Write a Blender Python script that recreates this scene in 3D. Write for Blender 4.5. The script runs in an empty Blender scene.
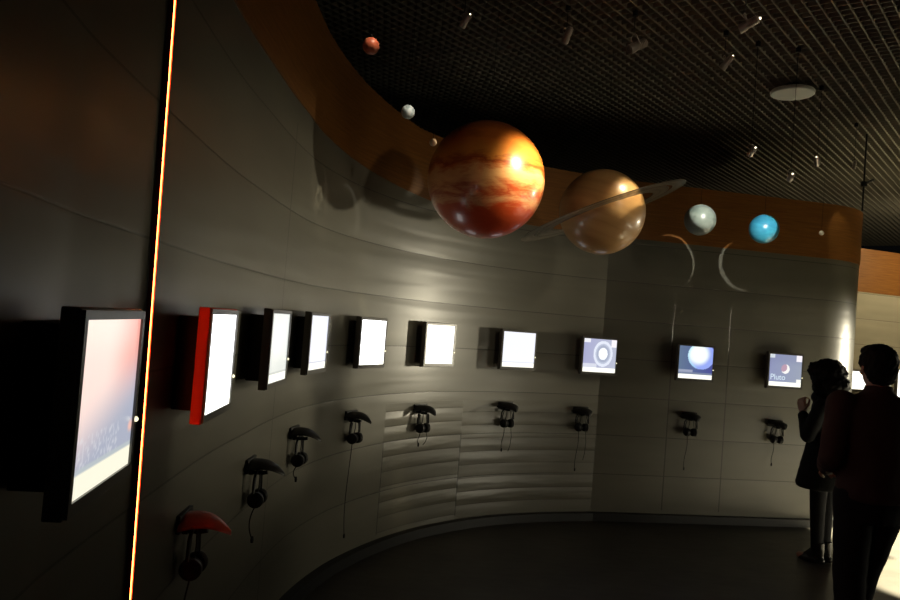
import bpy, bmesh, math, random
from mathutils import Vector, Matrix, noise
random.seed(7)
PI = math.pi
SC = bpy.context.scene
COL = SC.collection

# ------------------------------------------------------------------ camera
EYE = Vector((0, 0, 1.65))
PITCH = math.atan(24/750); ROLL = math.atan(.078)
FW = Vector((0, math.cos(PITCH), math.sin(PITCH)))
U0 = Vector((0, -math.sin(PITCH), math.cos(PITCH))); R0 = Vector((1, 0, 0))
RT = R0*math.cos(ROLL) + U0*math.sin(ROLL)
UP = -R0*math.sin(ROLL) + U0*math.cos(ROLL)
cam = bpy.data.cameras.new('camera'); cam.lens = 30; cam.sensor_width = 36
cam.clip_start = .05
co = bpy.data.objects.new('camera', cam); COL.objects.link(co)
co.matrix_world = Matrix.Translation(EYE) @ Matrix((RT, UP, -FW)).transposed().to_4x4()
SC.camera = co
def at(x, y, D):
    'the place seen D metres ahead at photo point x, y'
    return EYE + (FW + RT*((x-450)/750) - UP*((y-300)/750))*D

# ------------------------------------------------------------------ world, exposure, lights
w = bpy.data.worlds.new('world'); SC.world = w; w.use_nodes = True
w.node_tree.nodes['Background'].inputs[0].default_value = (.9, .95, 1, 1)
w.node_tree.nodes['Background'].inputs[1].default_value = .0016
SC.view_settings.view_transform = 'Standard'; SC.view_settings.look = 'None'
SC.view_settings.exposure = 0; SC.view_settings.gamma = 1
SC.view_settings.use_curve_mapping = False

def lamp(name, kind, loc, target, energy, color, **kw):
    l = bpy.data.lights.new(name, kind); l.energy = energy; l.color = color
    for k, v in kw.items(): setattr(l, k, v)
    o = bpy.data.objects.new(name, l); COL.objects.link(o); o.location = loc
    o.rotation_euler = (Vector(target)-Vector(loc)).to_track_quat('-Z', 'Y').to_euler()
    return o
WARM = (1, .90, .66)
# glow of the bright exhibits in the hall to the right, unseen spot flattened to spare the planets
g = lamp('hall_glow', 'SPOT', (8.6, 7.9, 1.55), (-.1, 5.6, 1.70), 1200, WARM, spot_size=math.radians(42), spot_blend=.75, shadow_soft_size=.16)
g.scale = (1, .34, 1)
# track lamp out to the right that washes the planets and the wall behind them
lamp('planet_wash', 'SPOT', (2.9, 2.7, 3.62), (.3, 5.5, 2.0), 55, (1, .88, .66), spot_size=math.radians(62), spot_blend=1.0, shadow_soft_size=.13)
# tight beam that whitens the floor behind the man
lamp('floor_beam', 'SPOT', (5.7, 7.0, 3.5), (4.78, 7.0, 0), 14000, (1, .90, .66), spot_size=math.radians(35), spot_blend=.2, shadow_soft_size=.03)
lamp('floor_beam', 'SPOT', (5.3, 5.6, 3.5), (3.98, 5.6, 0), 16000, (1, .90, .66), spot_size=math.radians(22), spot_blend=.3, shadow_soft_size=.03)
lamp('ceiling_fill', 'SPOT', (8.4, 5.0, .4), (6.0, 6.9, 3.78), 1500, (1, .86, .52), spot_size=math.radians(46), spot_blend=1.0, shadow_soft_size=.12)  # unseen fill added for warm bounce on the right of the ceiling
# unseen low lamp added to make streaks in the satin wall
lamp('streak_fill', 'AREA', (6.4, 4.9, .24), (.5, 6.4, .55), 6, (1, .92, .7), shape='RECTANGLE', size=2.4, size_y=.22, spread=math.radians(70))
# unseen lamp added to brighten the pale floor out to the right
lamp('hall_floor_fill', 'SPOT', (8.6, 3.6, 3.7), (8.8, 3.8, 0), 260, (1, .93, .74), spot_size=math.radians(96), spot_blend=.3, shadow_soft_size=.3)
# lamps of the hall beyond
lamp('far_wash', 'AREA', (6.6, 8.9, 3.2), (6.0, 10.6, 2.2), 26, (1, .84, .55), shape='DISK', size=.6)

# ------------------------------------------------------------------ materials
def mat(name, col, rough=.5, metal=0, spec=.5, emit=None, estr=0, coat=0, alpha=1):
    m = bpy.data.materials.new(name); m.use_nodes = True
    b = m.node_tree.nodes['Principled BSDF']
    b.inputs['Base Color'].default_value = (*col, 1); b.inputs['Roughness'].default_value = rough
    b.inputs['Metallic'].default_value = metal; b.inputs['Specular IOR Level'].default_value = spec
    b.inputs['Coat Weight'].default_value = coat; b.inputs['Coat Roughness'].default_value = .08
    if emit:
        b.inputs['Emission Color'].default_value = (*emit, 1); b.inputs['Emission Strength'].default_value = estr
    return m
class NT:
    def __init__(s, m): s.t = m.node_tree; s.b = s.t.nodes['Principled BSDF']
    def n(s, kind, **kw):
        x = s.t.nodes.new(kind)
        for k, v in kw.items(): setattr(x, k, v)
        return x
    def l(s, a, b): s.t.links.new(a, b)
    def math(s, op, a, b=None, c=None):
        x = s.n('ShaderNodeMath', operation=op)
        for i, v in enumerate((a, b, c)):
            if v is None: continue
            if isinstance(v, (int, float)): x.inputs[i].default_value = v
            else: s.l(v, x.inputs[i])
        return x.outputs[0]
    def ramp(s, fac, stops):
        r = s.n('ShaderNodeValToRGB'); s.l(fac, r.inputs[0])
        e = r.color_ramp.elements
        while len(e) < len(stops): e.new(.5)
        for q, (p, c) in zip(e, stops): q.position = p; q.color = (*c, 1)
        return r.outputs[0]
    def noise(s, vec, scale, detail=3, rough=.5, dist=0):
        x = s.n('ShaderNodeTexNoise'); x.inputs['Scale'].default_value = scale; x.inputs['Detail'].default_value = detail
        x.inputs['Roughness'].default_value = rough; x.inputs['Distortion'].default_value = dist
        s.l(vec, x.inputs['Vector']); return x.outputs[0]
    def mapping(s, vec, scale=(1, 1, 1), rot=(0, 0, 0)):
        x = s.n('ShaderNodeMapping'); x.inputs['Scale'].default_value = scale; x.inputs['Rotation'].default_value = rot
        s.l(vec, x.inputs[0]); return x.outputs[0]

# grey wall boards: thin grooves between boards, gently wavy satin face
def wall_material(name, base, doors=(), planks=False):
    m = mat(name, base, .34, 0, .55); q = NT(m)
    uv = q.n('ShaderNodeUVMap').outputs[0]
    sp = q.n('ShaderNodeSeparateXYZ'); q.l(uv, sp.inputs[0]); u, v = sp.outputs[0], sp.outputs[1]
    f = q.math('FRACT', q.math('DIVIDE', q.math('ADD', v, .29), .35))
    d = q.math('MINIMUM', f, q.math('SUBTRACT', 1, f))
    seam = q.math('LESS_THAN', d, .010)
    for (u0, v0, v1) in doors:
        a = q.math('LESS_THAN', q.math('ABSOLUTE', q.math('SUBTRACT', u, u0)), .006)
        a = q.math('MULTIPLY', a, q.math('MULTIPLY', q.math('GREATER_THAN', v, v0), q.math('LESS_THAN', v, v1)))
        seam = q.math('MAXIMUM', seam, a)
    col = q.n('ShaderNodeMix', data_type='RGBA'); q.l(seam, col.inputs[0])
    tone = q.ramp(q.noise(q.mapping(uv, (.6, 2.2, 1)), 2.0, 2), [(.3, tuple(c*.88 for c in base)), (.7, tuple(c*1.1 for c in base))])
    q.l(tone, col.inputs[6]); col.inputs[7].default_value = (*[c*.42 for c in base], 1)
    q.l(col.outputs[2], q.b.inputs['Base Color'])
    wavy = q.noise(q.mapping(uv, (.5, 6, 1)), 1.5, 1, .4, .2)
    if planks:   # lower cladding of narrow, slightly warped planks
        um = q.math('MULTIPLY', q.math('GREATER_THAN', u, 7.75), q.math('LESS_THAN', v, 1.04))
        row = q.math('ADD', q.math('MULTIPLY', v, 9.2), q.math('MULTIPLY', q.math('GREATER_THAN', u, 8.67), .37))
        fr = q.math('FRACT', row); cell = q.math('FLOOR', row)
        wn = q.n('ShaderNodeTexWhiteNoise', noise_dimensions='1D'); q.l(cell, wn.inputs['W'])
        prof = q.math('MULTIPLY', q.math('SINE', q.math('MULTIPLY', fr, PI)), q.math('ADD', .15, q.math('MULTIPLY', wn.outputs['Value'], 1.3)))
        prof = q.math('MULTIPLY', prof, q.math('MULTIPLY', 2.0, q.noise(q.mapping(uv, (1.5, 9, 1)), 1.3, 2)))
        narrow = q.math('MULTIPLY', um, q.math('MULTIPLY', prof, .75))
        gap = q.math('MULTIPLY', um, q.math('LESS_THAN', fr, .07))
        seam = q.math('MAXIMUM', seam, q.math('MULTIPLY', gap, .45)); q.l(seam, col.inputs[0])
    board = q.math('MULTIPLY', q.math('POWER', d, .5), .6)
    h = q.math('ADD', wavy, q.math('SUBTRACT', board, q.math('MULTIPLY', seam, .3)))
    h = q.math('ADD', h, narrow) if planks else h
    bp = q.n('ShaderNodeBump'); bp.inputs['Strength'].default_value = .4; bp.inputs['Distance'].default_value = .010
    q.l(h, bp.inputs['Height']); q.l(bp.outputs[0], q.b.inputs['Normal'])
    return m
M_WALL = wall_material('wall_boards', (.16, .152, .118), doors=[(8.67, .1, .77), (7.75, .1, .77), (6.0, .1, 2.6)], planks=True)
M_WALL2 = wall_material('wall_boards_flat', (.15, .145, .113), doors=[(10.76, .1, 2.0), (11.33, .1, 2.0)])
M_WOODX = None
M_FAR = wall_material('wall_boards_far', (.42, .38, .27))

def wood_material():
    m = mat('wood_veneer', (.3, .13, .03), .45, 0, .4); q = NT(m)
    uv = q.n('ShaderNodeUVMap').outputs[0]
    g = q.noise(q.mapping(uv, (1.2, 26, 1)), 3, 5, .6, .6)
    c = q.ramp(g, [(.3, (.20, .075, .013)), (.55, (.27, .108, .020)), (.75, (.34, .145, .030))])
    q.l(c, q.b.inputs['Base Color']); return m
M_WOOD = wood_material()

def floor_material():
    m = mat('dark_floor', (.05, .047, .038), .4, 0, .35); q = NT(m)
    tc = q.n('ShaderNodeTexCoord').outputs['Object']
    c = q.ramp(q.noise(tc, 2.5, 5), [(.35, (.040, .037, .029)), (.7, (.062, .057, .044))])
    q.l(c, q.b.inputs['Base Color'])
    r = q.noise(q.mapping(tc, (1, 3, 1)), 6, 4); rr = q.n('ShaderNodeMapRange'); q.l(r, rr.inputs[0])
    rr.inputs[3].default_value = .34; rr.inputs[4].default_value = .5; q.l(rr.outputs[0], q.b.inputs['Roughness'])
    return m
M_FLOOR = floor_material()
M_BLACK = mat('black_plinth', (.008, .008, .007), .5)
M_GRID = mat('ceiling_grid', (.17, .158, .12), .6)
M_VOID = mat('ceiling_void', (.006, .006, .006), .9)
M_CASE = mat('grey_casing', (.11, .10, .085), .4)
M_BEZEL = mat('bezel', (.10, .095, .085), .35)
M_DARKPL = mat('black_plastic', (.009, .009, .009), .45, spec=.3)
M_HOOK = mat('hook_plastic', (.012, .012, .011), .5, spec=.25)
M_CASE2 = mat('casing_glow_tint', (.80, .060, .03), .45)  # strip's glow on the second screen's casing, put into its colour
M_FOAM = mat('foam', (.01, .01, .01), .9)
M_METAL = mat('spot_metal', (.42, .38, .33), .35, .7)
M_WIRE = mat('wire', (.02, .02, .02), .4, .5)
M_BTN = mat('sensor_dot', (1, .95, .7), .4, emit=(1, .93, .6), estr=1.4)

# ------------------------------------------------------------------ mesh helpers
def link(name, me, m=None, parent=None, loc=None):
    o = bpy.data.objects.new(name, me); COL.objects.link(o)
    if m: me.materials.append(m)
    if parent: o.parent = parent
    if loc is not None: o.location = loc
    return o
def obj(name, bm, m=None, parent=None, loc=None, smooth=True, sharp=35):
    bmesh.ops.recalc_face_normals(bm, faces=bm.faces)
    me = bpy.data.meshes.new(name); bm.to_mesh(me); bm.free()
    if smooth:
        me.polygons.foreach_set('use_smooth', [True]*len(me.polygons))
        try: me.set_sharp_from_angle(angle=math.radians(sharp))
        except Exception: pass
    return link(name, me, m, parent, loc)
def tag(o, label, cat, group=None):
    o['label'] = label; o['category'] = cat
    if group: o['group'] = group
    return o
def empty(name, loc=(0, 0, 0), rz=0):
    o = bpy.data.objects.new(name, None); COL.objects.link(o); o.location = loc; o.rotation_euler = (0, 0, rz)
    o.empty_display_size = .1; return o
def struct(o): o['kind'] = 'structure'; return o
def copy_tree(o, parent=None):
    c = o.copy(); COL.objects.link(c); c.parent = parent
    for ch in list(o.children): copy_tree(ch, c)
    return c
def box(bm, c, s, bev=0, M=None):
    r = bmesh.ops.create_cube(bm, size=1); vs = r['verts']
    for v in vs: v.co = Vector((v.co.x*s[0]+c[0], v.co.y*s[1]+c[1], v.co.z*s[2]+c[2]))
    if M:
        for v in vs: v.co = M @ v.co
    if bev:
        es = list({e for v in vs for e in v.link_edges})
        bmesh.ops.bevel(bm, geom=es, offset=bev, segments=2, profile=.6, affect='EDGES')
def tube(bm, pts, rad, seg=10, closed=False, caps=True):
    pts = [Vector(p) for p in pts]; n = len(pts)
    rads = rad if isinstance(rad, (list, tuple)) else [rad]*n
    rings = []; prev = None
    for i, p in enumerate(pts):
        d = (pts[min(i+1, n-1)]-pts[max(i-1, 0)]).normalized()
        if prev is None:
            a = d.orthogonal().normalized()
        else:
            a = (prev - d*prev.dot(d)).normalized()
        prev = a; b = d.cross(a)
        rings.append([bm.verts.new(p+(a*math.cos(t)+b*math.sin(t))*rads[i]) for t in [2*PI*k/seg for k in range(seg)]])
    for A, B in zip(rings, rings[1:]):
        for k in range(seg): bm.faces.new((A[k], A[(k+1) % seg], B[(k+1) % seg], B[k]))
    if caps: bm.faces.new(rings[0][::-1]); bm.faces.new(rings[-1])
def lathe(bm, prof, seg=24, M=None):
    rings = []
    for r, z in prof:
        rings.append([bm.verts.new((r*math.cos(2*PI*k/seg), r*math.sin(2*PI*k/seg), z)) for k in range(seg)] if r > 1e-6 else [bm.verts.new((0, 0, z))])
    for A, B in zip(rings, rings[1:]):
        for k in range(seg):
            j = (k+1) % seg
            vs = [A[k % len(A)], A[j % len(A)], B[j % len(B)], B[k % len(B)]]
            u = []
            for v in vs:
                if v not in u: u.append(v)
            if len(u) > 2: bm.faces.new(u)
    if M:
        for R in rings:
            for v in R: v.co = M @ v.co

# ------------------------------------------------------------------ the wall's line on the floor
PTS = [(-.20, -2.2), (-.38, -1.0), (-.53, 0.), (-.70, 1.2), (-.75, 1.55), (-.81, 2.3), (-.838, 2.8), (-.84, 3.26), (-.835, 3.75), (-.80, 4.25), (-.70, 4.72), (-.57, 5.08), (-.37, 5.48), (-.12, 5.84), (.2, 6.17), (.55, 6.43), (.95, 6.63), (1.405, 6.80)]
def spline(P, n=10):
    P = [Vector(p) for p in P]; P = [2*P[0]-P[1]] + P + [2*P[-1]-P[-2]]; out = []
    for i in range(1, len(P)-2):
        for k in range(n):
            t = k/n; a, b, c, d = P[i-1:i+3]
            out.append(.5*((2*b)+(-a+c)*t+(2*a-5*b+4*c-d)*t*t+(-a+3*b-3*c+d)*t**3))
    out.append(P[-2]); return out
CURVE = spline(PTS)
E0, E1 = Vector((1.405, 6.80)), Vector((3.58, 7.193))
dd = (E1-E0).normalized(); nn = Vector((-dd.y, dd.x)); RAD = .75; cc = E1+nn*RAD
FLAT = [E0, E0.lerp(E1, .5), E1]; a0 = math.atan2(-nn.y, -nn.x)
for k in range(1, 25):
    a = a0+math.radians(100)*k/24; FLAT.append(cc+RAD*Vector((math.cos(a), math.sin(a))))
FLAT.append(FLAT[-1]+(FLAT[-1]-FLAT[-2]).normalized()*1.5)
def arclen(P, s0=0):
    S = [s0]
    for a, b in zip(P, P[1:]): S.append(S[-1]+(b-a).length)
    return S
S_C = arclen(CURVE); S_F = arclen(FLAT, S_C[-1])
ALLP = CURVE+FLAT[1:]; ALLS = S_C+S_F[1:]
def on_wall(s, off=0):
    'point on the wall at arc length s, off metres in front; and the heading of the wall there'
    for i in range(len(ALLS)-1):
        if ALLS[i] <= s <= ALLS[i+1]:
            t = (s-ALLS[i])/(ALLS[i+1]-ALLS[i]); d = (ALLP[i+1]-ALLP[i]).normalized()
            p = ALLP[i].lerp(ALLP[i+1], t)+Vector((d.y, -d.x))*off
            return p, math.atan2(d.y, d.x)
def strip(name, P, S, z0, z1, o0, o1, m):
    'a solid band following the wall line, from o0 (back) to o1 (front), z0 and z1 may follow s'
    bm = bmesh.new(); uvl = bm.loops.layers.uv.new('UVMap'); rows = []
    n = len(P)
    for i, p in enumerate(P):
        d1 = (P[i]-P[i-1]).normalized() if i else (P[1]-P[0]).normalized()
        d2 = (P[i+1]-P[i]).normalized() if i < n-1 else d1
        d = (d1+d2).normalized(); q = Vector((d.y, -d.x)); k = 1/max(.5, d.dot(d2))
        za = z0(S[i]) if callable(z0) else z0; zb = z1(S[i]) if callable(z1) else z1
        rows.append([bm.verts.new((p.x+q.x*o*k, p.y+q.y*o*k, z)) for o, z in ((o1, za), (o1, zb), (o0, zb), (o0, za))])
    for i in range(n-1):
        A, B = rows[i], rows[i+1]
        for k in range(4):
            f = bm.faces.new((A[k], A[(k+1) % 4], B[(k+1) % 4], B[k]))
            for lo in f.loops: lo[uvl].uv = (S[i] if lo.vert in A else S[i+1], lo.vert.co.z)
    bm.faces.new(rows[0]); bm.faces.new(rows[-1][::-1])
    return struct(obj(name, bm, m, smooth=True, sharp=30))
def zlow(s): return 2.56+.15*min(1, max(0, (8.4-s)/2.2))
def ztop(s): return 3.085+.20*min(1, max(0, (7.9-s)/1.8))
strip('wall_left', CURVE, S_C, 0, ztop, -.14, 0, M_WALL)
strip('wall_back', FLAT, S_F, 0, ztop, -.14, 0, M_WALL2)
strip('trim_1', CURVE, S_C, zlow, lambda s: ztop(s)+.004, -.145, .008, M_WOOD)
strip('trim_2', FLAT, S_F, zlow, lambda s: ztop(s)+.004, -.145, .008, M_WOOD)
strip('baseboard_left', CURVE, S_C, 0, .07, -.01, .06, M_BLACK)
strip('baseboard_back', FLAT, S_F, 0, .07, -.01, .06, M_BLACK)
FARP = [Vector((3.3, 9.55)), Vector((5.6, 10.25)), Vector((9.5, 11.6))]; FARS = arclen(FARP)
strip('wall_right', FARP, FARS, 0, 3.12, -.14, 0, M_FAR)
strip('trim_3', FARP, FARS, 2.53, 3.124, -.145, .01, M_WOOD)
strip('baseboard_right', FARP, FARS, 0, .07, -.01, .06, M_BLACK)

# floor
bm = bmesh.new(); box(bm, (1.5, 5, -.05), (8, 16, .1)); struct(obj('floor', bm, M_FLOOR, smooth=False))
bm = bmesh.new(); box(bm, (9.75, 4, -.05), (8.5, 14, .1)); struct(obj('floor_hall', bm, mat('pale_floor', (.5, .47, .38), .4), smooth=False))
# ceiling: open cell grid with a black void above it
ZC = 3.78; PIT = .074; ANG = math.radians(90-39.6)
bm = bmesh.new(); CM = Matrix.Translation((4.4, 6.6, 0)) @ Matrix.Rotation(ANG, 4, 'Z')
N = 112
for k in range(-N, N+1):
    box(bm, (0, k*PIT, ZC+.019), (2*N*PIT, .009, .038), M=CM)
    box(bm, (k*PIT, 0, ZC+.017), (.007, 2*N*PIT, .030), M=CM)
struct(obj('ceiling', bm, M_GRID, smooth=False))
bm = bmesh.new(); box(bm, (3.6, 5.4, ZC+.75), (18, 18, .05)); struct(obj('ceiling_slab', bm, M_VOID, smooth=False))

# ------------------------------------------------------------------ screens
def lerp(a, b, t): return tuple(x+(y-x)*t for x, y in zip(a, b))
def sm(a, b, x):
    t = min(1, max(0, (x-a)/(b-a))); return t*t*(3-2*t)
BAR = (1.25, 1.25, 1.1)
def pic_sun(u, v):
    if v < .13: return (1.0, .97, .78)
    warm = lerp((1.05, .80, .72), (.95, .42, .36), sm(.35, .95, u)*sm(.25, .8, v))
    c = lerp(warm, (1.0, .86, .74), sm(.7, 1.0, v)*(1-u)*.9)
    c = lerp((.42, .45, .56), c, sm(.22, .72, v+(.5-u)*.35))
    c = lerp(c, (1.0, .55, .42), .8*(1-sm(.02, .07, math.hypot(u-.97, (v-.27)*1.3))))
    if v < .17: c = (.5, .55, .58)
    n = noise.noise(Vector((u*40, v*30, 1)))
    if .17 < v < .33 and u < .75 and n > .15: c = lerp(c, (.8, .8, .82), .4)
    return c
def pic_white(tint, blot=None):
    def f(u, v):
        if v < .12: return BAR
        if v < .15: return tuple(c*.8 for c in tint)
        c = tint
        if blot: c = lerp(c, blot[2], blot[3]*(1-sm(.0, blot[1], math.hypot(u-blot[0][0], v-blot[0][1]))))
        return c
    return f
def pic_rings(u, v):
    if v < .14: return BAR
    c = lerp((.42, .43, .66), (.52, .55, .68), u)
    r = math.hypot((u-.60)/.30, (v-.56)/.40)
    if r < .46: c = (1.05, 1.08, 1.1)
    elif r < .64: c = (.42, .46, .60)
    elif .76 < r < .98: c = (.82, .86, .98)
    elif r < .76: c = (.55, .60, .74)
    if v > .88 and u < .2: c = (.9, .9, .95)
    if v > .78 and u > .84: c = (1, .96, 1)
    if v < .26 and u < .42: c = (.72, .74, .85)
    return c
def pic_blue(u, v):
    if v < .14: return BAR
    c = lerp((.13, .19, .30), (.07, .08, .30), u)
    r = math.hypot(u-.66, (v-.72)*.95)
    if r < .40:
        c = lerp((1.0, 1.08, 1.0), (.32, .42, .95), sm(.18, .42, r+.35*(u-.6)-.2*(v-.7)))
        c = lerp(c, (.45, .85, 1.0), .7*sm(.3, .40, r)*(1-sm(.4, .6, u)))
    if v < .27 and u < .42: c = lerp(c, (.45, .48, .62), .7)
    if v < .2: c = (.2, .24, .36)
    return c
def pic_small(u, v):
    if v < .14: return BAR
    c = lerp((.28, .31, .50), (.34, .38, .48), u)
    c = lerp(c, (.23, .25, .42), sm(.6, .9, v)*.4)
    r = math.hypot((u-.50)/.13, (v-.55)/.15); r2 = math.hypot((u-.44)/.13, (v-.60)/.16)
    if r < 1: c = (1, .97, .95) if r2 > .85 else (.52, .34, .44)
    if v > .80 and u > .82: c = (1, .95, 1)
    if v > .88 and u < .16: c = (.7, .75, .8)
    if v < .24 and u > .86: c = (1, 1, .95)
    return c
def screen_mat(name, strength):
    m = mat(name, (0, 0, 0), .25); q = NT(m); a = q.n('ShaderNodeAttribute', attribute_name='picture')
    q.l(a.outputs['Color'], q.b.inputs['Emission Color']); q.b.inputs['Emission Strength'].default_value = strength
    return m
M_PIC = screen_mat('screen_picture', 1.0)
M_PIC_HOT = screen_mat('screen_picture_bright', 3.0)
SW, SH, SD = .372, .340, .032
DW, DH = .334, .295
def display(pic, parent, m, W=DW, H=DH, cz=.003, y=-SD-.0015, nx=72, nz=64):
    me = bpy.data.meshes.new('display'); V = []; F = []
    for j in range(nz+1):
        for i in range(nx+1): V.append(((i/nx-.5)*W, y, (j/nz-.5)*H+cz))
    for j in range(nz):
        for i in range(nx):
            a = j*(nx+1)+i; F.append((a, a+1, a+nx+2, a+nx+1))
    me.from_pydata(V, [], F)
    ca = me.color_attributes.new('picture', 'FLOAT_COLOR', 'POINT')
    k = 0
    for j in range(nz+1):
        for i in range(nx+1):
            c = pic(i/nx, j/nz); ca.data[k].color = (*c, 1); k += 1
    return link('display', me, m, parent)
# local frame: x along the wall, -y out of the wall, z up; y=0 is the back of the casing
def casing_bm():
    bm = bmesh.new(); box(bm, (0, -SD/2, 0), (SW, SD, SH), .004); return bm
def bezel_bm():
    bm = bmesh.new(); y = -SD-.002; t = .008
    for (x0, x1, z0, z1) in ((-SW/2+.004, -DW/2, -SH/2+.004, SH/2-.004), (DW/2, SW/2-.004, -SH/2+.004, SH/2-.004), (-DW/2, DW/2, DH/2+.003, SH/2-.004), (-DW/2, DW/2, -SH/2+.004, -DH/2+.003)):
        box(bm, ((x0+x1)/2, y, (z0+z1)/2), (x1-x0, t, z1-z0))
    return bm
def shade_bracket_bm(off=.06):  # oversized black block, doubling as the shade behind the screen
    bm = bmesh.new(); box(bm, (0, (off-.006)/2, 0), (.24, off-.006, .28), .004); return bm
def dot_bm():
    bm = bmesh.new(); bmesh.ops.create_uvsphere(bm, u_segments=12, v_segments=8, radius=.0055, matrix=Matrix.Translation((SW/2-.011, -SD-.007, -.055))); return bm
PARTS = {}
def make_screen(s, z, pic, label, hot=False, red=False, dz=0, off=.062):
    p, a = on_wall(s, off)
    t = empty('exhibit_screen', (p.x, p.y, z), a+dz)
    tag(t, label, 'screen', 'square exhibit screens along the curved wall')
    for nm, fn, m in (('casing', casing_bm, M_CASE), ('bezel', bezel_bm, M_BEZEL), ('shade_bracket', shade_bracket_bm, M_DARKPL), ('sensor_button', dot_bm, M_BTN)):
        if nm == 'casing' and red: c = obj(nm, fn(), M_CASE2, t); c['label'] = 'screen casing tinted with red strip glow'; continue
        if nm == 'shade_bracket': obj(nm, shade_bracket_bm(off), m, t); continue
        if nm not in PARTS: PARTS[nm] = obj(nm, fn(), m, t)
        else: c = PARTS[nm].copy(); COL.objects.link(c); c.parent = t
    display(pic, t, M_PIC_HOT if hot else M_PIC)
    return t
SCR = [
 (3.592, 1.461, pic_sun, 'nearest large screen, pink and pale blue picture, left of the glowing light strip', False),
 (4.59, 1.474, pic_white((1, 1, 1)), 'white screen in a casing tinted with red strip glow, just right of the glowing light strip', True),
 (5.53, 1.487, pic_white((.80, .83, .78), ((.3, .5), .5, (1, 1, .92), .6)), 'narrow-looking greyish white screen, third from the left, past the glow-tinted one', False),
 (6.42, 1.489, pic_white((.86, .88, 1.0), ((.5, .3), .6, (1.1, 1.1, 1.1), .8)), 'fourth screen from the left, pale lilac white at its top', False),
 (7.335, 1.485, pic_white((1.1, 1.1, 1.1)), 'plain white screen with small orange button, fifth from the left', True),
 (8.24, 1.484, pic_white((1.1, 1.1, 1.08), ((.72, .18), .55, (.62, .55, .45), .75)), 'white screen with faint brown shade at lower right, under the big orange planet', False),
 (9.16, 1.476, pic_white((.98, 1.0, 1.08)), 'blank bluish-white screen between the big orange and the ringed planet', False),
 (10.0, 1.470, pic_rings, 'screen showing a white disc in a pale ring, at the wall kink', False),
 (10.95, 1.470, pic_blue, 'screen showing a large pale blue planet on dark blue', False),
 (11.86, 1.457, pic_small, 'rightmost wall screen, purple-blue with a small moon and a title', False)]
screens = []
for i, (s, z, pic, lab, hot) in enumerate(SCR):
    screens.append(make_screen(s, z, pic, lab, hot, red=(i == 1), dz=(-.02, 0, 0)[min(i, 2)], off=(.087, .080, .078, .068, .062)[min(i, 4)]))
def writing(txt, parent, x, z, size, col, name):
    cu = bpy.data.curves.new(name, 'FONT'); cu.body = txt; cu.size = size; cu.extrude = .0003
    tmp = bpy.data.objects.new('tmp', cu); COL.objects.link(tmp)
    bpy.context.view_layer.update()
    me = bpy.data.meshes.new_from_object(tmp.evaluated_get(bpy.context.evaluated_depsgraph_get()))
    bpy.data.objects.remove(tmp); me.transform(Matrix.Translation((x, -SD-.004, z)) @ Matrix.Rotation(PI/2, 4, 'X'))
    return link(name, me, mat(name+'_glow', (0, 0, 0), .5, emit=col, estr=1.0), parent)
writing('Pluto', screens[9], -.155, -.085, .075, (.72, .86, .95), 'title_text')

# ------------------------------------------------------------------ headphone hooks: an arched visor drooping to a beak, on a wall plate
def hook_bm():
    bm = bmesh.new(); nu, nv = 16, 12; th = .013; top = []; bot = []
    for j in range(nv+1):
        v = j/nv; y = -.165*v; half = .105*max(0, 1-v**1.9)**.85+.004
        rt, rb = [], []
        for i in range(nu+1):
            u = i/nu*2-1; x = u*half
            z = .014*math.sin(v*PI*.75)-.050*v**2.4-.022*u*u*(1-.5*v)
            tt = th*(1-.8*v)*(1-.6*abs(u)**3)
            rt.append(bm.verts.new((x, y, z+tt))); rb.append(bm.verts.new((x, y, z-tt)))
        top.append(rt); bot.append(rb)
    for j in range(nv):
        for i in range(nu):
            bm.faces.new((top[j][i], top[j][i+1], top[j+1][i+1], top[j+1][i]))
            bm.faces.new((bot[j][i], bot[j+1][i], bot[j+1][i+1], bot[j][i+1]))
    for j in range(nv):
        for i in (0, nu): bm.faces.new((top[j][i], top[j+1][i], bot[j+1][i], bot[j][i]))
    for i in range(nu):
        for j in (0, nv): bm.faces.new((top[j][i], top[j][i+1], bot[j][i+1], bot[j][i]))
    for v in bm.verts: v.co.x *= .86; v.co.y *= .92
    return bm
def plate_bm():
    bm = bmesh.new(); box(bm, (0, .004, -.01), (.15, .016, .06), .004); return bm
def peg_bm():
    bm = bmesh.new(); tube(bm, [(0, .0, -.046), (0, -.05, -.046), (0, -.075, -.040)], .009, 10); box(bm, (0, -.004, -.03), (.03, .02, .05), .003); return bm
# headphones hanging by the band under the visor
def band_bm():
    bm = bmesh.new(); P = []
    for k in range(21):
        t = PI*k/20; P.append((.062*math.cos(t), -.045, -.075+.044*math.sin(t)))
    P = [(.066, -.045, -.125)]+P+[(-.066, -.045, -.125)]
    tube(bm, P, .0065, 8); return bm
def yoke_bm(sx):
    bm = bmesh.new(); tube(bm, [(sx*.040, -.046, -.055), (sx*.052, -.046, -.10), (sx*.048, -.046, -.15)], .004, 8)
    tube(bm, [(sx*.018, -.058, -.035), (sx*.022, -.060, -.09), (sx*.034, -.058, -.14)], .003, 6); return bm
def cup_bm(sx):
    bm = bmesh.new(); M = Matrix.Translation((sx*.040, -.052, -.158)) @ Matrix.Rotation(sx*PI/2, 4, 'Y') @ Matrix.Rotation(.25, 4, 'X')
    lathe(bm, [(0, -.019), (.022, -.019), (.034, -.012), (.037, 0), (.034, .012), (.022, .020), (0, .020)], 20, M); return bm
def pad_bm(sx):
    bm = bmesh.new(); M = Matrix.Translation((sx*.024, -.052, -.158)) @ Matrix.Rotation(sx*PI/2, 4, 'Y')
    lathe(bm, [(.016, -.012), (.033, -.010), (.036, 0), (.033, .008), (.016, .010), (.012, 0), (.016, -.012)], 20, M); return bm
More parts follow.
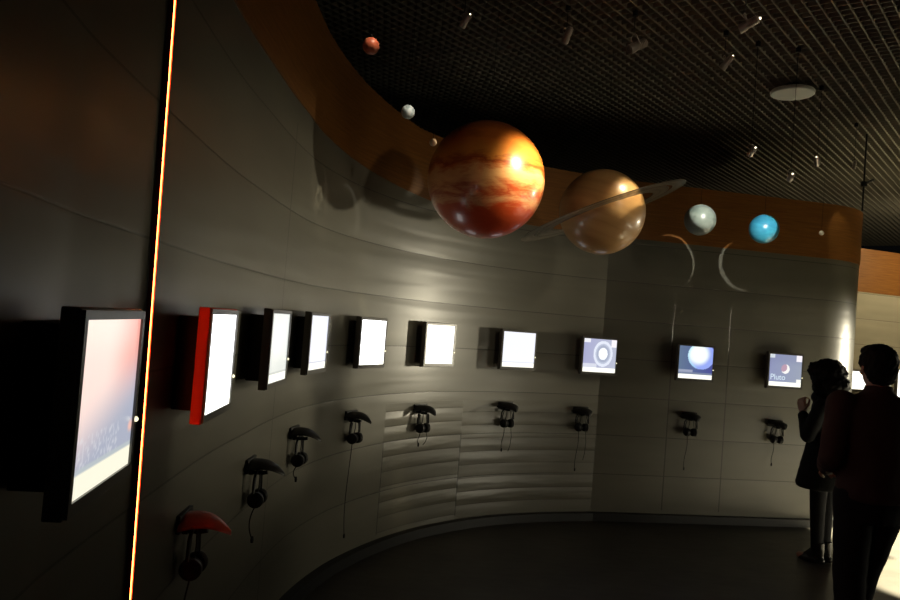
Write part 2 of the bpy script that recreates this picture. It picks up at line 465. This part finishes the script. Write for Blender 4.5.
def cord_bm(l):
    bm = bmesh.new(); P = []
    for k in range(13):
        t = k/12; P.append((-.03+.014*math.sin(t*5), -.05+.02*math.sin(t*3.3), -.19-l*t))
    tube(bm, P, .0028, 6); e = P[-1]
    lathe(bm, [(0, -.016), (.006, -.014), (.0075, 0), (.005, .014), (0, .016)], 10, Matrix.Translation(e))
    return bm
def cord2_bm(l):
    bm = bmesh.new(); tube(bm, [(.04, -.05, -.19), (.045, -.06, -.19-l*.4), (.052, -.04, -.19-l*.8), (.05, -.02, -.19-l*1.05)], .0022, 6)
    return bm
HK = [(4.74, .950, 'near headphone hook tinted with red strip glow, lower right of the light strip', 'dark headphones hanging beneath the red-lit hook'),
 (5.63, .965, 'beak-shaped dark headphone hook, second from the left', 'black headphones with round ear cup under the second hook'),
 (6.42, 1.0, 'third beak-shaped headphone hook, below the two narrow-looking screens', 'black headphones on the third hook from the left'),
 (7.28, 1.008, 'dark headphone hook below the plain white fifth screen', 'headphones with a long thin cord under the fifth screen'),
 (8.17, 1.002, 'dark headphone hook under the screen beneath the big orange planet', 'headphones with two short cord ends, left of the wall streaks'),
 (9.13, 1.008, 'wide arched headphone hook under the blank bluish-white screen', 'headphones with thin dangling cords under the bluish-white screen'),
 (9.90, .985, 'headphone hook at the wall kink under the ring picture', 'headphones with long hanging cord at the wall kink'),
 (10.97, .99, 'shadowed headphone hook below the pale blue planet screen', 'barely visible headphones below the blue planet screen'),
 (11.85, .965, 'rightmost headphone hook below the last wall screen', 'headphones on the rightmost hook, beside the woman')]
hook0 = ph0 = None
for i, (s, z, la, lb) in enumerate(HK):
    p, a = on_wall(s, .010)
    if hook0 is None:
        h = empty('headphone_hook'); obj('visor', hook_bm(), M_HOOK, h); obj('wall_plate', plate_bm(), M_DARKPL, h); obj('peg', peg_bm(), M_DARKPL, h); hook0 = h
        ph = empty('headphones'); obj('headband', band_bm(), M_DARKPL, ph)
        for sx in (-1, 1):
            obj('yoke', yoke_bm(sx), M_DARKPL, ph); c = obj('ear_cup', cup_bm(sx), M_DARKPL, ph); obj('ear_pad', pad_bm(sx), M_FOAM, c)
        obj('cord', cord_bm(.30), M_DARKPL, ph); ph0 = ph
    else:
        h = copy_tree(hook0); ph = copy_tree(ph0)
        for c in list(ph.children):
            if c.name.startswith('cord'): bpy.data.objects.remove(c)
        if i in (4, 5, 6): obj('cord', cord2_bm((.10, .2, .25)[i-4]), M_DARKPL, ph)
        obj('cord', cord_bm((.12, .14, .07, .60, .09, .19, .34, .3, .2)[i]), M_DARKPL, ph)
    h.location = (p.x, p.y, z); h.rotation_euler = (0, 0, a); ph.location = h.location+Vector((-math.sin(a), math.cos(a), 0))*.012; ph.rotation_euler = (0, 0, a)
    tag(h, la, 'hook', 'headphone hooks below the screens'); tag(ph, lb, 'headphones', 'headphones on the wall hooks')
for c in hook0.children:        # the first hook: strip glow put in as red colour
    if c.name.startswith('visor'): c.data = c.data.copy(); c.data.materials[0] = mat('hook_glow_tint', (.62, .07, .03), .38); c['label'] = 'red visor'

# ------------------------------------------------------------------ the glowing vertical strip
pl, al = on_wall(4.21, 0)
pl2, _ = on_wall(4.19+.0826, .003)
L = empty('light_strip', (pl2.x, pl2.y, 0), al); L.rotation_euler = (Matrix.Rotation(al, 3, 'Z') @ Matrix.Rotation(-.05, 3, 'Y')).to_euler()
tag(L, 'thin glowing red-orange vertical light strip running up the dark wall', 'light')
bm = bmesh.new(); box(bm, (0, -.0008, 1.55), (.022, .0016, 3.0))
for sx in (-1, 1): box(bm, (sx*.0100, -.0058, 1.55), (.003, .0116, 3.0))  # lips added to shield the wall; their dark red stands for the halo
obj('channel', bm, mat('channel_halo', (.35, .05, .03), .6), L, smooth=False)
bm = bmesh.new(); tube(bm, [(0, -.0060, .10), (0, -.0060, 3.0)], .0056, 10)
obj('glowing_tube', bm, mat('red_glow', (0, 0, 0), .5, emit=(1, .125, .022), estr=30), L)

# ------------------------------------------------------------------ planets
def planet_mat(name, stops, scale=(.8, .8, 5), nsc=2.2, rough=.3, dist=1.2, tilt=0, blot=None):
    m = mat(name, stops[0][1], rough, 0, .5, coat=.3); q = NT(m)
    m.node_tree.nodes['Principled BSDF'].inputs['Coat Roughness'].default_value = .09
    tc = q.n('ShaderNodeTexCoord').outputs['Object']
    v = q.mapping(q.mapping(tc, (1, 1, 1), (0, tilt, 0)), scale)
    c = q.ramp(q.noise(v, nsc, 6, .58, dist), stops)
    q.l(c, q.b.inputs['Base Color']); return m
def sphere(bm, r, c=(0, 0, 0), seg=64, sc=(1, 1, 1)):
    bmesh.ops.create_uvsphere(bm, u_segments=seg, v_segments=seg//2, radius=r, matrix=Matrix.Translation(c) @ Matrix.Diagonal((*sc, 1)))
def planet(name, px, py, D, rpx, m, label, seg=64):
    P = at(px, py, D); r = rpx*D/750
    t = empty(name, P); tag(t, label, 'planet model')
    bm = bmesh.new(); sphere(bm, r, seg=seg); obj('globe', bm, m, t)
    bm = bmesh.new(); tube(bm, [(0, 0, r*.98), (0, 0, ZC-P.z-.002)], .0012, 6); obj('wire', bm, M_WIRE, t)
    return t, P, r
def banded(name, R_, stops, tilt, amp, nsc):
    m = planet_mat(name, [(0, (1, 1, 1)), (1, (1, 1, 1))]); q = NT(m)
    tc = q.n('ShaderNodeTexCoord').outputs['Object']
    v = q.mapping(tc, (1/R_,)*3, (0, tilt, 0)); sp = q.n('ShaderNodeSeparateXYZ'); q.l(v, sp.inputs[0])
    big = q.noise(q.mapping(v, (1, 1, 2.2)), nsc, 6, .6, .9)
    fine = q.noise(q.mapping(v, (1.5, 1.5, 9)), 2.2, 5, .6, .5)
    z = q.math('ADD', q.math('MULTIPLY', sp.outputs[2], .5), .5)
    z = q.math('ADD', z, q.math('MULTIPLY', q.math('SUBTRACT', big, .5), amp))
    z = q.math('ADD', z, q.math('MULTIPLY', q.math('SUBTRACT', fine, .5), amp*.5))
    q.l(q.ramp(z, stops), q.b.inputs['Base Color']); return m
JSTOPS = [(.02, (.36, .035, .008)), (.20, (.50, .062, .014)), (.27, (.66, .30, .13)), (.33, (.42, .060, .014)), (.41, (.72, .34, .13)), (.47, (.80, .42, .17)), (.53, (.60, .15, .03)), (.57, (.34, .05, .010)), (.64, (.66, .24, .04)), (.78, (.60, .17, .026)), (.95, (.26, .05, .010))]
JUP, PJ, RJ = planet('gas_giant_model', 486, 180, 4.9, 58.5, banded('orange_bands', .38, JSTOPS, .06, .30, 1.5),
    'big glossy orange ball with swirling bands hanging before the wood band', 96)
SAT, PS, RS = planet('ringed_planet_model', 602, 212, 5.6, 42.5, planet_mat('tan_bands', [(.3, (.44, .235, .085)), (.5, (.56, .32, .125)), (.7, (.66, .40, .17))], (.25, .25, 6), 1.6, .32, .1, -.28),
    'tan ball with a tilted translucent ring, right of the big orange one', 80)
URA, PU, RU = planet('planet_model', 700, 220, 6.15, 15.5, planet_mat('grey_green', [(.3, (.10, .14, .13)), (.7, (.24, .27, .24))], (1, 1, 3), 2), 'small grey-green ball with white lit top, left of the blue one', 40)
NEP, PN, RN = planet('planet_model', 764, 229, 6.2, 14.5, planet_mat('blue', [(.3, (.016, .13, .24)), (.7, (.05, .33, .46))], (1, 1, 4), 2), 'small pale blue ball, rightmost of the fist-sized balls', 40)
PLU, PP, RP = planet('dwarf_planet_model', 821.5, 233, 6.7, 2.4, mat('pale_rock', (.6, .55, .45), .4), 'tiny pale bead hanging near the right end of the wood band', 16)
MAR, PM, RM = planet('planet_model', 371, 46, 3.9, 8.5, planet_mat('rust', [(.3, (.30, .06, .03)), (.7, (.62, .18, .09))], (1, 1, 1.5), 14), 'small rusty red ball hanging highest, at the upper left', 32)
EAR, PE, RE = planet('planet_model', 408, 112, 4.2, 7, planet_mat('pale_grey', [(.35, (.25, .30, .27)), (.6, (.6, .62, .55))], (1, 1, 1), 18), 'small grey-white ball between the red ball and the tiny bright bead', 32)
MER, PR, RR = planet('small_planet_model', 433, 142.5, 4.5, 3.8, mat('cream_rock', (.75, .5, .3), .4), 'tiny bright bead at upper left edge of the big orange ball', 16)
# ring of the tan planet: seen from just below, tipped up to the right
def ring(parent, r0, r1, seg=128):
    ax = RT*math.cos(math.radians(18.3)) + UP*math.sin(math.radians(18.3))     # long axis as seen
    ax = ax.normalized(); nrm0 = ax.cross(FW).normalized()                     # up-ish normal
    if nrm0.z < 0: nrm0 = -nrm0
    look = (PS-EYE).normalized()
    th = math.radians(6.5)
    b = (look - ax*look.dot(ax)).normalized()
    up = ax.cross(b); up = up if up.z > 0 else -up
    bdir = (b*math.cos(th) - up*math.sin(th)).normalized()    # far side dips, near side shows higher
    nr = ax.cross(bdir).normalized()
    bm = bmesh.new(); rr = [r0, r0+.3*(r1-r0), r0+.6*(r1-r0), r1]
    rings = []
    prof = [(r, .0022) for r in rr]+[(r, -.0022) for r in reversed(rr)]
    for k in range(seg):
        t = 2*PI*k/seg; d = ax*math.cos(t)+bdir*math.sin(t)
        rings.append([bm.verts.new(d*r+nr*h) for r, h in prof])
    n = len(prof)
    for k in range(seg):
        A, B = rings[k], rings[(k+1) % seg]
        for j in range(n): bm.faces.new((A[j], A[(j+1) % n], B[(j+1) % n], B[j]))
    m = mat('ring_acrylic', (.16, .13, .09), .35, 0, .5); q = NT(m)
    tc = q.n('ShaderNodeTexCoord').outputs['Object']; ln = q.n('ShaderNodeVectorMath', operation='LENGTH'); q.l(tc, ln.inputs[0])
    x = q.math('MULTIPLY', ln.outputs['Value'], 1/r1)
    wv = q.math('SINE', q.math('MULTIPLY', x, 70))
    al_ = q.math('ADD', q.math('MULTIPLY', wv, .05), .62)
    gap = q.math('MULTIPLY', q.math('GREATER_THAN', x, .80), q.math('LESS_THAN', x, .84))
    al_ = q.math('MULTIPLY', al_, q.math('SUBTRACT', 1, q.math('MULTIPLY', gap, .6)))
    q.l(al_, q.b.inputs['Alpha'])
    o = obj('ring', bm, m, parent); o['label'] = 'thin translucent banded ring'; return o
ring(SAT, RS*1.22, RS*2.0)

# ------------------------------------------------------------------ spotlights hanging under the ceiling
M_VENT = mat('vent_glow', (0, 0, 0), .5, emit=(1, .86, .65), estr=5)
def fixture(P, target, label, energy=0, ang=30, blend=.3, color=WARM, rad=.012, aim=None, size=.68):
    P = Vector(P); T = Vector(target); d = (T-P).normalized()
    t = empty('ceiling_spotlight', P); tag(t, label, 'spotlight', 'spotlights under the grid ceiling')
    Q = d.to_track_quat('-Z', 'Y').to_matrix().to_4x4(); k = size
    bm = bmesh.new()
    lathe(bm, [(0, .125*k), (.022*k, .12*k), (.030*k, .10*k), (.031*k, .02*k), (.036*k, .01*k), (.037*k, -.035*k), (.032*k, -.035*k), (.028*k, .0), (0, .004)], 20, Q)
    for j in range(5): lathe(bm, [(.030*k, (.045+.014*j)*k), (.035*k, (.047+.014*j)*k), (.035*k, (.052+.014*j)*k), (.030*k, (.054+.014*j)*k)], 20, Q)
    obj('lamp_head', bm, M_METAL, t)
    bm = bmesh.new(); top = Vector((0, 0, .11*k))
    side = d.cross(Vector((0, 0, 1))).normalized()
    for sgn in (-1, 1): tube(bm, [side*sgn*.036*k+(-d)*.04*k, side*sgn*.042*k+Vector((0, 0, .08*k)), top], .004*k, 8)
    obj('yoke', bm, M_METAL, t)
    bm = bmesh.new(); tube(bm, [top, (0, 0, ZC-P.z+.02)], .0022, 8); obj('stem', bm, M_WIRE, t)
    bm = bmesh.new(); tube(bm, [(0, 0, ZC-P.z-.03), (0, 0, ZC-P.z+.004)], .018, 16); obj('ceiling_cap', bm, M_DARKPL, t)
    if energy > 10:
        bm = bmesh.new(); sphere(bm, .0085*k, -d*.126*k+Vector((0, 0, -.004)), 12); obj('glowing_vent', bm, M_VENT, t)
    if energy:
        A = Vector(aim) if aim is not None else T
        l = lamp('spot_beam', 'SPOT', P+d*.045*k, A, energy, color, spot_size=math.radians(ang), spot_blend=blend, shadow_soft_size=rad)
        mw = l.matrix_basis.copy(); l.parent = t; l.matrix_parent_inverse = Matrix.Translation(-P)
    return t
PJL = at(744, 27, 3.9); PSL = at(724, 66, 5.1)
fixture(PJL, PJ, 'spotlight with a bright rim near the top edge, above the round ceiling disc', 560, 21, 1.0, (1, .84, .52), .05, aim=PJ+(RT*.72+UP*.10-FW*.65)*RJ)
fixture(PSL, PS, 'bright-tipped spotlight left of the round ceiling disc', 110, 20, .9, (1, .84, .55), .03, aim=PS+(RT*.45+UP*.12-FW*.8)*RS)
def wall_point(px, py):
    d = (at(px, py, 1)-EYE); d2 = Vector((d.x, d.y)); best = None
    for a, b in zip(ALLP, ALLP[1:]):
        e = b-a; den = d2.x*(-e.y)+e.x*d2.y
        if abs(den) < 1e-9: continue
        t = (a.x*(-e.y)+e.x*a.y)/den; s = (d2.x*a.y-d2.y*a.x)/den
        if t > 0 and -1e-6 <= s <= 1.000001 and (best is None or t < best): best = t
    return EYE+d*best
def beam(P, R, W, px, py, dist, over, shift, label, energy, color, size=.6):
    'a spotlight whose tight cone just overlaps the ball, so that the wall gets a thin crescent round the shadow'
    d = (P-W).normalized(); Lp = P+d*dist
    half = math.asin(R/dist)*over
    fixture(Lp, P, label, energy, math.degrees(2*half), .12, color, .004, aim=P+shift*R, size=size)
    return Lp
right = RT.copy()
beam(PU, RU, wall_point(668, 262), 0, 0, 1.0, 1.04, RT*.10+UP*.06, 'small spotlight above and right of the grey-green ball', 80, (1, .95, .8))
beam(PN, RN, wall_point(746, 264), 0, 0, 1.0, 1.03, -RT*.2-UP*.06, 'small spotlight above and right of the pale blue ball', 75, (1, .95, .85))
beam(PM, RM, wall_point(318, 172), 0, 0, .62, 1.25, RT*.3-UP*.1, 'small spotlight by the rusty red ball', 22, (1, .8, .6), .5)
beam(PE, RE, wall_point(348, 207), 0, 0, .62, 1.25, RT*.3+UP*.2, 'small spotlight by the little grey-white ball', 16, (1, .95, .85), .5)
fixture(at(633, 48, 4.9), PR, 'ribbed spotlight hanging over the gap between the two large planets', 120, 3, .5, (1, .85, .6), .02, size=.9)
fixture(at(566, 39, 4.9), at(480, 250, 6.0), 'dim spotlight leftmost under the ceiling grid', 3, 20, .5)
fixture(at(817, 163, 6.0), PP, 'tiny dim spotlight low under the grid near the wood band end', 14, 3, .5, size=.6)
fixture(at(854, 167, 6.9), at(830, 300, 7.6), 'tiny spotlight beside the hanging dark rod at right', 3, 30, .5, size=.5)

# hanging dark rod with a clamp
p = at(864, 182, 7.2); t = empty('hanging_rod', p); tag(t, 'dark rod with small clamp hanging from the ceiling grid at right', 'rod')
bm = bmesh.new(); tube(bm, [(0, 0, -.28), (0, 0, ZC-p.z+.01)], .009, 8); obj('rod', bm, M_WIRE, t)
bm = bmesh.new(); box(bm, (0, 0, -.02), (.05, .04, .05), .006); tube(bm, [(0, 0, -.02), (.09, 0, .03)], .012, 8); obj('clamp', bm, M_DARKPL, t)
# round disc on the ceiling
p = at(792.5, 92, 6.02); t = empty('ceiling_disc', (p.x, p.y, p.z)); tag(t, 'flat round pale grey disc on the ceiling grid', 'ceiling fixture')
bm = bmesh.new(); lathe(bm, [(0, -.022), (.158, -.022), (.166, -.016), (.168, 0), (.158, .012), (0, .014)], 48); obj('disc', bm, mat('pale_grey_plastic', (.6, .62, .58), .5), t)
bm = bmesh.new(); tube(bm, [(0, 0, .01), (0, 0, max(.03, ZC-p.z+.01))], .05, 16); obj('neck', bm, M_DARKPL, t)
bm = bmesh.new()
for dx in (-.02, 0, .02): box(bm, (dx, -.05, .022), (.008, .01, .02))
obj('clip', bm, M_METAL, t, smooth=False)

# ------------------------------------------------------------------ lit displays on the far wall
def far_screen(x, z0, z1, wd, label):
    a, b = FARP[1], FARP[2]; e = (b-a).normalized(); k = (x-a.x)/(b.x-a.x) if x >= a.x else 0
    if x < a.x: a, b = FARP[0], FARP[1]; e = (b-a).normalized(); k = (x-a.x)/(b.x-a.x)
    p = a.lerp(b, k)+Vector((e.y, -e.x))*.001
    t = empty('far_display', (p.x, p.y, (z0+z1)/2), math.atan2(e.y, e.x)); tag(t, label, 'display', 'white displays on the far wall')
    bm = bmesh.new(); box(bm, (0, -.025, 0), (wd+.03, .048, z1-z0+.03), .004); obj('casing', bm, M_CASE, t)
    bm = bmesh.new(); box(bm, (0, -.051, 0), (wd, .003, z1-z0)); obj('lit_panel', bm, mat('lit_white', (0, 0, 0), .5, emit=(1, .97, .86), estr=2.2), t, smooth=False)
far_screen(5.62, 1.20, 1.44, .30, 'white lit display between the woman and the man')
far_screen(6.42, 1.12, 1.50, .30, 'white lit display at the right edge behind the man')

# ------------------------------------------------------------------ people
def cap(bm, p, r, q, s, seg=20):
    'closed tapered capsule'
    p, q = Vector(p), Vector(q); d = q-p; L_ = d.length
    if L_ < 1e-5: sphere(bm, r, p, 20); return
    M = Matrix.Translation(p) @ d.to_track_quat('Z', 'Y').to_matrix().to_4x4(); prof = [(0, -r)]
    for k in range(1, 7): a = PI/2*k/6; prof.append((r*math.sin(a), -r*math.cos(a)))
    for k in range(0, 6): a = PI/2*k/6; prof.append((s*math.cos(a), L_+s*math.sin(a)))
    prof.append((0, L_+s)); lathe(bm, prof, seg, M)
def ell(bm, c, r, rot=None, seg=28):
    M = Matrix.Translation(c) @ (rot.to_4x4() if rot else Matrix.Identity(4)) @ Matrix.Diagonal((*r, 1))
    bmesh.ops.create_uvsphere(bm, u_segments=seg, v_segments=seg//2, radius=1, matrix=M)
def chain(bm, pts):
    for (p, r), (q, s) in zip(pts, pts[1:]): cap(bm, p, r, q, s)
def loft(bm, secs, seg=32):
    'elliptical sections (x, y, z, rx, ry)'
    rings = [[bm.verts.new((x+rx*math.cos(2*PI*k/seg), y+ry*math.sin(2*PI*k/seg), z)) for k in range(seg)] for x, y, z, rx, ry in secs]
    for A, B in zip(rings, rings[1:]):
        for k in range(seg): bm.faces.new((A[k], A[(k+1) % seg], B[(k+1) % seg], B[k]))
    bm.faces.new(rings[0][::-1]); bm.faces.new(rings[-1])
def fuse(name, bm, m, parent=None, vox=.009, smooth=3, disp=None):
    bmesh.ops.recalc_face_normals(bm, faces=bm.faces)
    me = bpy.data.meshes.new(name); bm.to_mesh(me); bm.free()
    o = bpy.data.objects.new('tmp', me); COL.objects.link(o)
    r = o.modifiers.new('r', 'REMESH'); r.mode = 'VOXEL'; r.voxel_size = vox
    s = o.modifiers.new('s', 'SMOOTH'); s.iterations = smooth; s.factor = .5
    bpy.context.view_layer.update()
    me2 = bpy.data.meshes.new_from_object(o.evaluated_get(bpy.context.evaluated_depsgraph_get()))
    bpy.data.objects.remove(o)
    if disp:
        nrm = [v.normal.copy() for v in me2.vertices]
        for v, n_ in zip(me2.vertices, nrm): v.co = v.co+n_*disp(v.co)
    me2.polygons.foreach_set('use_smooth', [True]*len(me2.polygons)); me2.name = name
    me2.materials.clear()
    return link(name, me2, m, parent)
def hand(bm, W, D_, Nn, sgn=1, curl=.6):
    'palm and five fingers from wrist W, pointing along D_, palm facing Nn'
    D_ = Vector(D_).normalized(); Nn = Vector(Nn); Nn = (Nn-D_*Nn.dot(D_)).normalized(); X = D_.cross(Nn)*sgn; W = Vector(W)
    for k in range(4): cap(bm, W+X*(k-1.5)*.010, .017, W+D_*.075+X*(k-1.5)*.019, .013)
    for k, ln in enumerate((.066, .075, .070, .054)):
        b = W+D_*.078+X*(k-1.5)*.0205; a = curl*.5
        p1 = b+(D_*math.cos(a)+Nn*math.sin(a))*ln*.45; a += curl*.8
        p2 = p1+(D_*math.cos(a)+Nn*math.sin(a))*ln*.32; a += curl*.6
        p3 = p2+(D_*math.cos(a)+Nn*math.sin(a))*ln*.25
        chain(bm, [(b, .0095), (p1, .0088), (p2, .0080), (p3, .0070)])
    b = W+D_*.02-X*.028; p1 = b+(D_*.7-X*.7+Nn*.25).normalized()*.035; p2 = p1+(D_*.9-X*.25+Nn*.35).normalized()*.028; p3 = p2+(D_+Nn*.4).normalized()*.022
    chain(bm, [(b, .015), (p1, .0115), (p2, .0098), (p3, .0078)])
def head(bm, H, yaw, pitch=0):
    'head centred at H, face towards local +Y turned by yaw'
    R_ = Matrix.Rotation(yaw, 3, 'Z') @ Matrix.Rotation(pitch, 3, 'X'); H = Vector(H)
    def at_(x, y, z): return H+R_ @ Vector((x, y, z))
    ell(bm, at_(0, -.012, .022), (.074, .092, .088), R_); ell(bm, at_(0, .030, -.040), (.054, .058, .070), R_)
    ell(bm, at_(0, .052, -.088), (.028, .026, .022), R_)                        # chin
    cap(bm, at_(0, .082, .012), .008, at_(0, .106, -.026), .013)                # nose
    for s in (-1, 1):
        ell(bm, at_(s*.012, .097, -.029), (.008, .009, .007), R_)
        ell(bm, at_(s*.031, .070, .006), (.0135, .013, .0125), R_)              # eye
        cap(bm, at_(s*.016, .083, .026), .006, at_(s*.046, .068, .027), .005)   # brow
        ell(bm, at_(s*.043, .055, -.025), (.020, .022, .017), R_)               # cheek
        ell(bm, at_(s*.077, -.008, -.008), (.008, .018, .031), R_)              # ear
    ell(bm, at_(0, .084, -.052), (.022, .009, .005), R_); ell(bm, at_(0, .082, -.062), (.018, .009, .006), R_)
    return at_
M_SKIN = mat('skin', (.36, .2, .13), .5); M_HAIR = mat('black_hair', (.006, .005, .005), .75, spec=.2)
def cloth(name, col, rough=.85):
    m = mat(name, col, rough, spec=.2); q = NT(m); tc = q.n('ShaderNodeTexCoord').outputs['Object']
    bp = q.n('ShaderNodeBump'); bp.inputs['Strength'].default_value = .35; bp.inputs['Distance'].default_value = .01
    q.l(q.noise(q.mapping(tc, (1, 1, .5)), 14, 4), bp.inputs['Height']); q.l(bp.outputs[0], q.b.inputs['Normal']); return m
M_SHIRT = cloth('dusky_pink_shirt', (.05, .030, .028)); M_TROU = cloth('dark_trousers', (.008, .008, .010))
M_COAT = cloth('black_coat', (.008, .008, .008)); M_LEG = cloth('black_leggings', (.007, .007, .008)); M_SHOE = mat('black_leather', (.012, .011, .010), .25)
def wrink(a, f=9): return lambda c: a*noise.noise(c*f)+a*.5*noise.noise(c*f*2.3)

# the man, seen from behind
MX, MY = 2.275, 3.94
man = None
bm = bmesh.new()
hat = head(bm, (.0, .02, 1.595), math.radians(-4), -.05)
cap(bm, (0, -.005, 1.44), .060, (0, .012, 1.57), .056)
loft(bm, [(0, 0, .90, .13, .10), (0, 0, .98, .165, .115), (0, 0, 1.10, .148, .10), (0, 0, 1.25, .165, .108), (0, 0, 1.37, .175, .105), (0, 0, 1.44, .12, .075)])
legs_m = [[((-.088, 0, .93), .092), ((-.075, .035, .50), .060), ((-.078, -.04, .10), .042)],
          [((.088, 0, .93), .092), ((.030, .10, .50), .060), ((-.008, .16, .10), .042)]]
for lg in legs_m: chain(bm, lg)
for (x, y) in ((-.078, -.04), (-.008, .16)): cap(bm, (x, y, .055), .036, (x, y+.15, .040), .028)
arms_m = [[((-.185, 0, 1.395), .058), ((-.245, -.035, 1.115), .046), ((-.150, .19, 1.03), .033)],
          [((.185, 0, 1.395), .058), ((.245, -.035, 1.115), .046), ((.150, .19, 1.03), .033)]]
for ar in arms_m: chain(bm, ar)
hand(bm, (-.145, .20, 1.03), (.5, .6, -.1), (.4, -.3, -.6), -1, .8); hand(bm, (.145, .20, 1.03), (-.5, .6, -.1), (-.4, -.3, -.6), 1, .8)
man = fuse('person', bm, M_SKIN, vox=.006, smooth=2); man.location = (MX, MY, 0)
tag(man, 'man seen from behind in a dusky shirt and dark trousers', 'person')
bm = bmesh.new(); ell(bm, hat(0, -.020, .034), (.088, .098, .092)); ell(bm, hat(0, -.045, -.02), (.078, .070, .080)); ell(bm, hat(0, .03, .085), (.068, .065, .040))
for s in (-1, 1): ell(bm, hat(s*.062, -.01, .03), (.028, .06, .055))
fuse('hair', bm, M_HAIR, man, .008, 2, lambda c: .007*noise.noise(c*45)+.004*noise.noise(c*90))
bm = bmesh.new()
loft(bm, [(0, 0, .905, .185, .135), (0, 0, .93, .19, .14), (0, 0, 1.02, .182, .135), (0, 0, 1.12, .176, .128), (0, 0, 1.25, .19, .13), (0, 0, 1.36, .198, .125), (0, 0, 1.425, .155, .095), (0, .0, 1.47, .075, .068), (0, 0.0, 1.505, .066, .064)])
for ar in arms_m: chain(bm, [(ar[0][0], .074), (ar[1][0], .062), (Vector(ar[1][0]).lerp(Vector(ar[2][0]), .9), .048)])
fuse('shirt', bm, M_SHIRT, man, .010, 3, wrink(.007))
bm = bmesh.new(); loft(bm, [(0, 0, .80, .15, .12), (0, 0, .88, .178, .128), (0, 0, .96, .175, .125)])
for lg in legs_m: chain(bm, [(lg[0][0], .104), (lg[1][0], .080), (lg[2][0], .068)])
fuse('trousers', bm, M_TROU, man, .010, 3, wrink(.005, 8))
for (x, y) in ((-.078, -.04), (-.008, .16)):
    bm = bmesh.new(); loft(bm, [(x, y+.06, .003, .048, .145), (x, y+.06, .03, .050, .147), (x, y+.05, .06, .044, .12), (x, y+.01, .10, .042, .06)]); fuse('shoe', bm, M_SHOE, man, .006, 2)

# the woman, turned to the screens on her left
WX, WY = 3.065, 6.0
bm = bmesh.new()
wat = head(bm, (-.035, .0, 1.475), math.radians(68), -.10)
cap(bm, (0, 0, 1.30), .050, (-.018, 0, 1.43), .047)
loft(bm, [(0, 0, .84, .12, .12), (0, 0, .90, .12, .145), (0, 0, 1.05, .085, .115), (0, 0, 1.18, .10, .14), (0, 0, 1.27, .095, .15), (0, 0, 1.33, .06, .08)])
legs_w = [[((0, -.08, .86), .080), ((-.01, -.055, .46), .052), ((.0, -.045, .09), .036)], [((0, .08, .86), .080), ((.02, .055, .46), .052), ((.03, .05, .09), .036)]]
for lg in legs_w: chain(bm, lg)
FEET_W = ((.0, -.045), (.03, .05))
for (x, y) in FEET_W: cap(bm, (x+.01, y, .05), .030, (x-.13, y, .035), .022)
arms_w = [[((0, -.155, 1.265), .045), ((-.08, -.19, 1.02), .038), ((-.150, -.11, 1.19), .026)], [((0, .155, 1.265), .045), ((-.03, .20, .99), .036), ((-.12, .14, .84), .026)]]
for ar in arms_w: chain(bm, ar)
hand(bm, (-.152, -.105, 1.205), (-.25, .15, 1), (.3, .8, .1), 1, 1.0); hand(bm, (-.125, .138, .825), (-.3, 0, -1), (-.3, -1, 0), 1, .5)
woman = fuse('person', bm, M_SKIN, vox=.006, smooth=2); woman.location = (WX, WY, 0); woman.rotation_euler = (0, 0, math.radians(-42)); woman.scale = (.98, .98, .975)
tag(woman, 'woman with big dark curly hair and knee-length dark coat, turned left', 'person')
bm = bmesh.new(); ell(bm, wat(0, -.045, .045), (.135, .135, .125)); ell(bm, wat(0, -.075, -.045), (.125, .115, .125)); ell(bm, wat(-.05, .00, .08), (.09, .09, .07)); ell(bm, wat(.05, -.02, .06), (.10, .10, .08)); ell(bm, wat(0, .03, .095), (.07, .055, .045)); ell(bm, wat(.075, -.01, -.04), (.05, .07, .10)); ell(bm, wat(-.075, -.01, -.04), (.05, .07, .10))
fuse('hair', bm, M_HAIR, woman, .009, 1, lambda c: .016*noise.noise(c*26)+.009*noise.noise(c*55))
bm = bmesh.new()
loft(bm, [(-.01, 0, .595, .185, .20), (-.01, 0, .63, .195, .205), (0, 0, .75, .178, .19), (0, 0, .92, .142, .172), (0, 0, 1.05, .112, .14), (0, 0, 1.18, .118, .158), (0, 0, 1.27, .11, .168), (0, 0, 1.33, .078, .10), (-.01, 0, 1.38, .07, .075)])
for ar in arms_w: chain(bm, [(ar[0][0], .060), (ar[1][0], .055), (Vector(ar[1][0]).lerp(Vector(ar[2][0]), .9), .040)])
ell(bm, (-.06, 0, 1.325), (.065, .08, .055))
fuse('coat', bm, M_COAT, woman, .010, 3, wrink(.006))
bm = bmesh.new()
for lg in legs_w: chain(bm, [(lg[0][0], .086), (lg[1][0], .060), (lg[2][0], .044)])
fuse('leggings', bm, M_LEG, woman, .009, 2)
for (x, y) in FEET_W:
    bm = bmesh.new(); loft(bm, [(x-.035, y, .003, .100, .038), (x-.035, y, .03, .102, .040), (x-.025, y, .055, .080, .036), (x+.01, y, .12, .048, .044), (x+.01, y, .17, .046, .045)]); fuse('boot', bm, M_SHOE, woman, .006, 2)
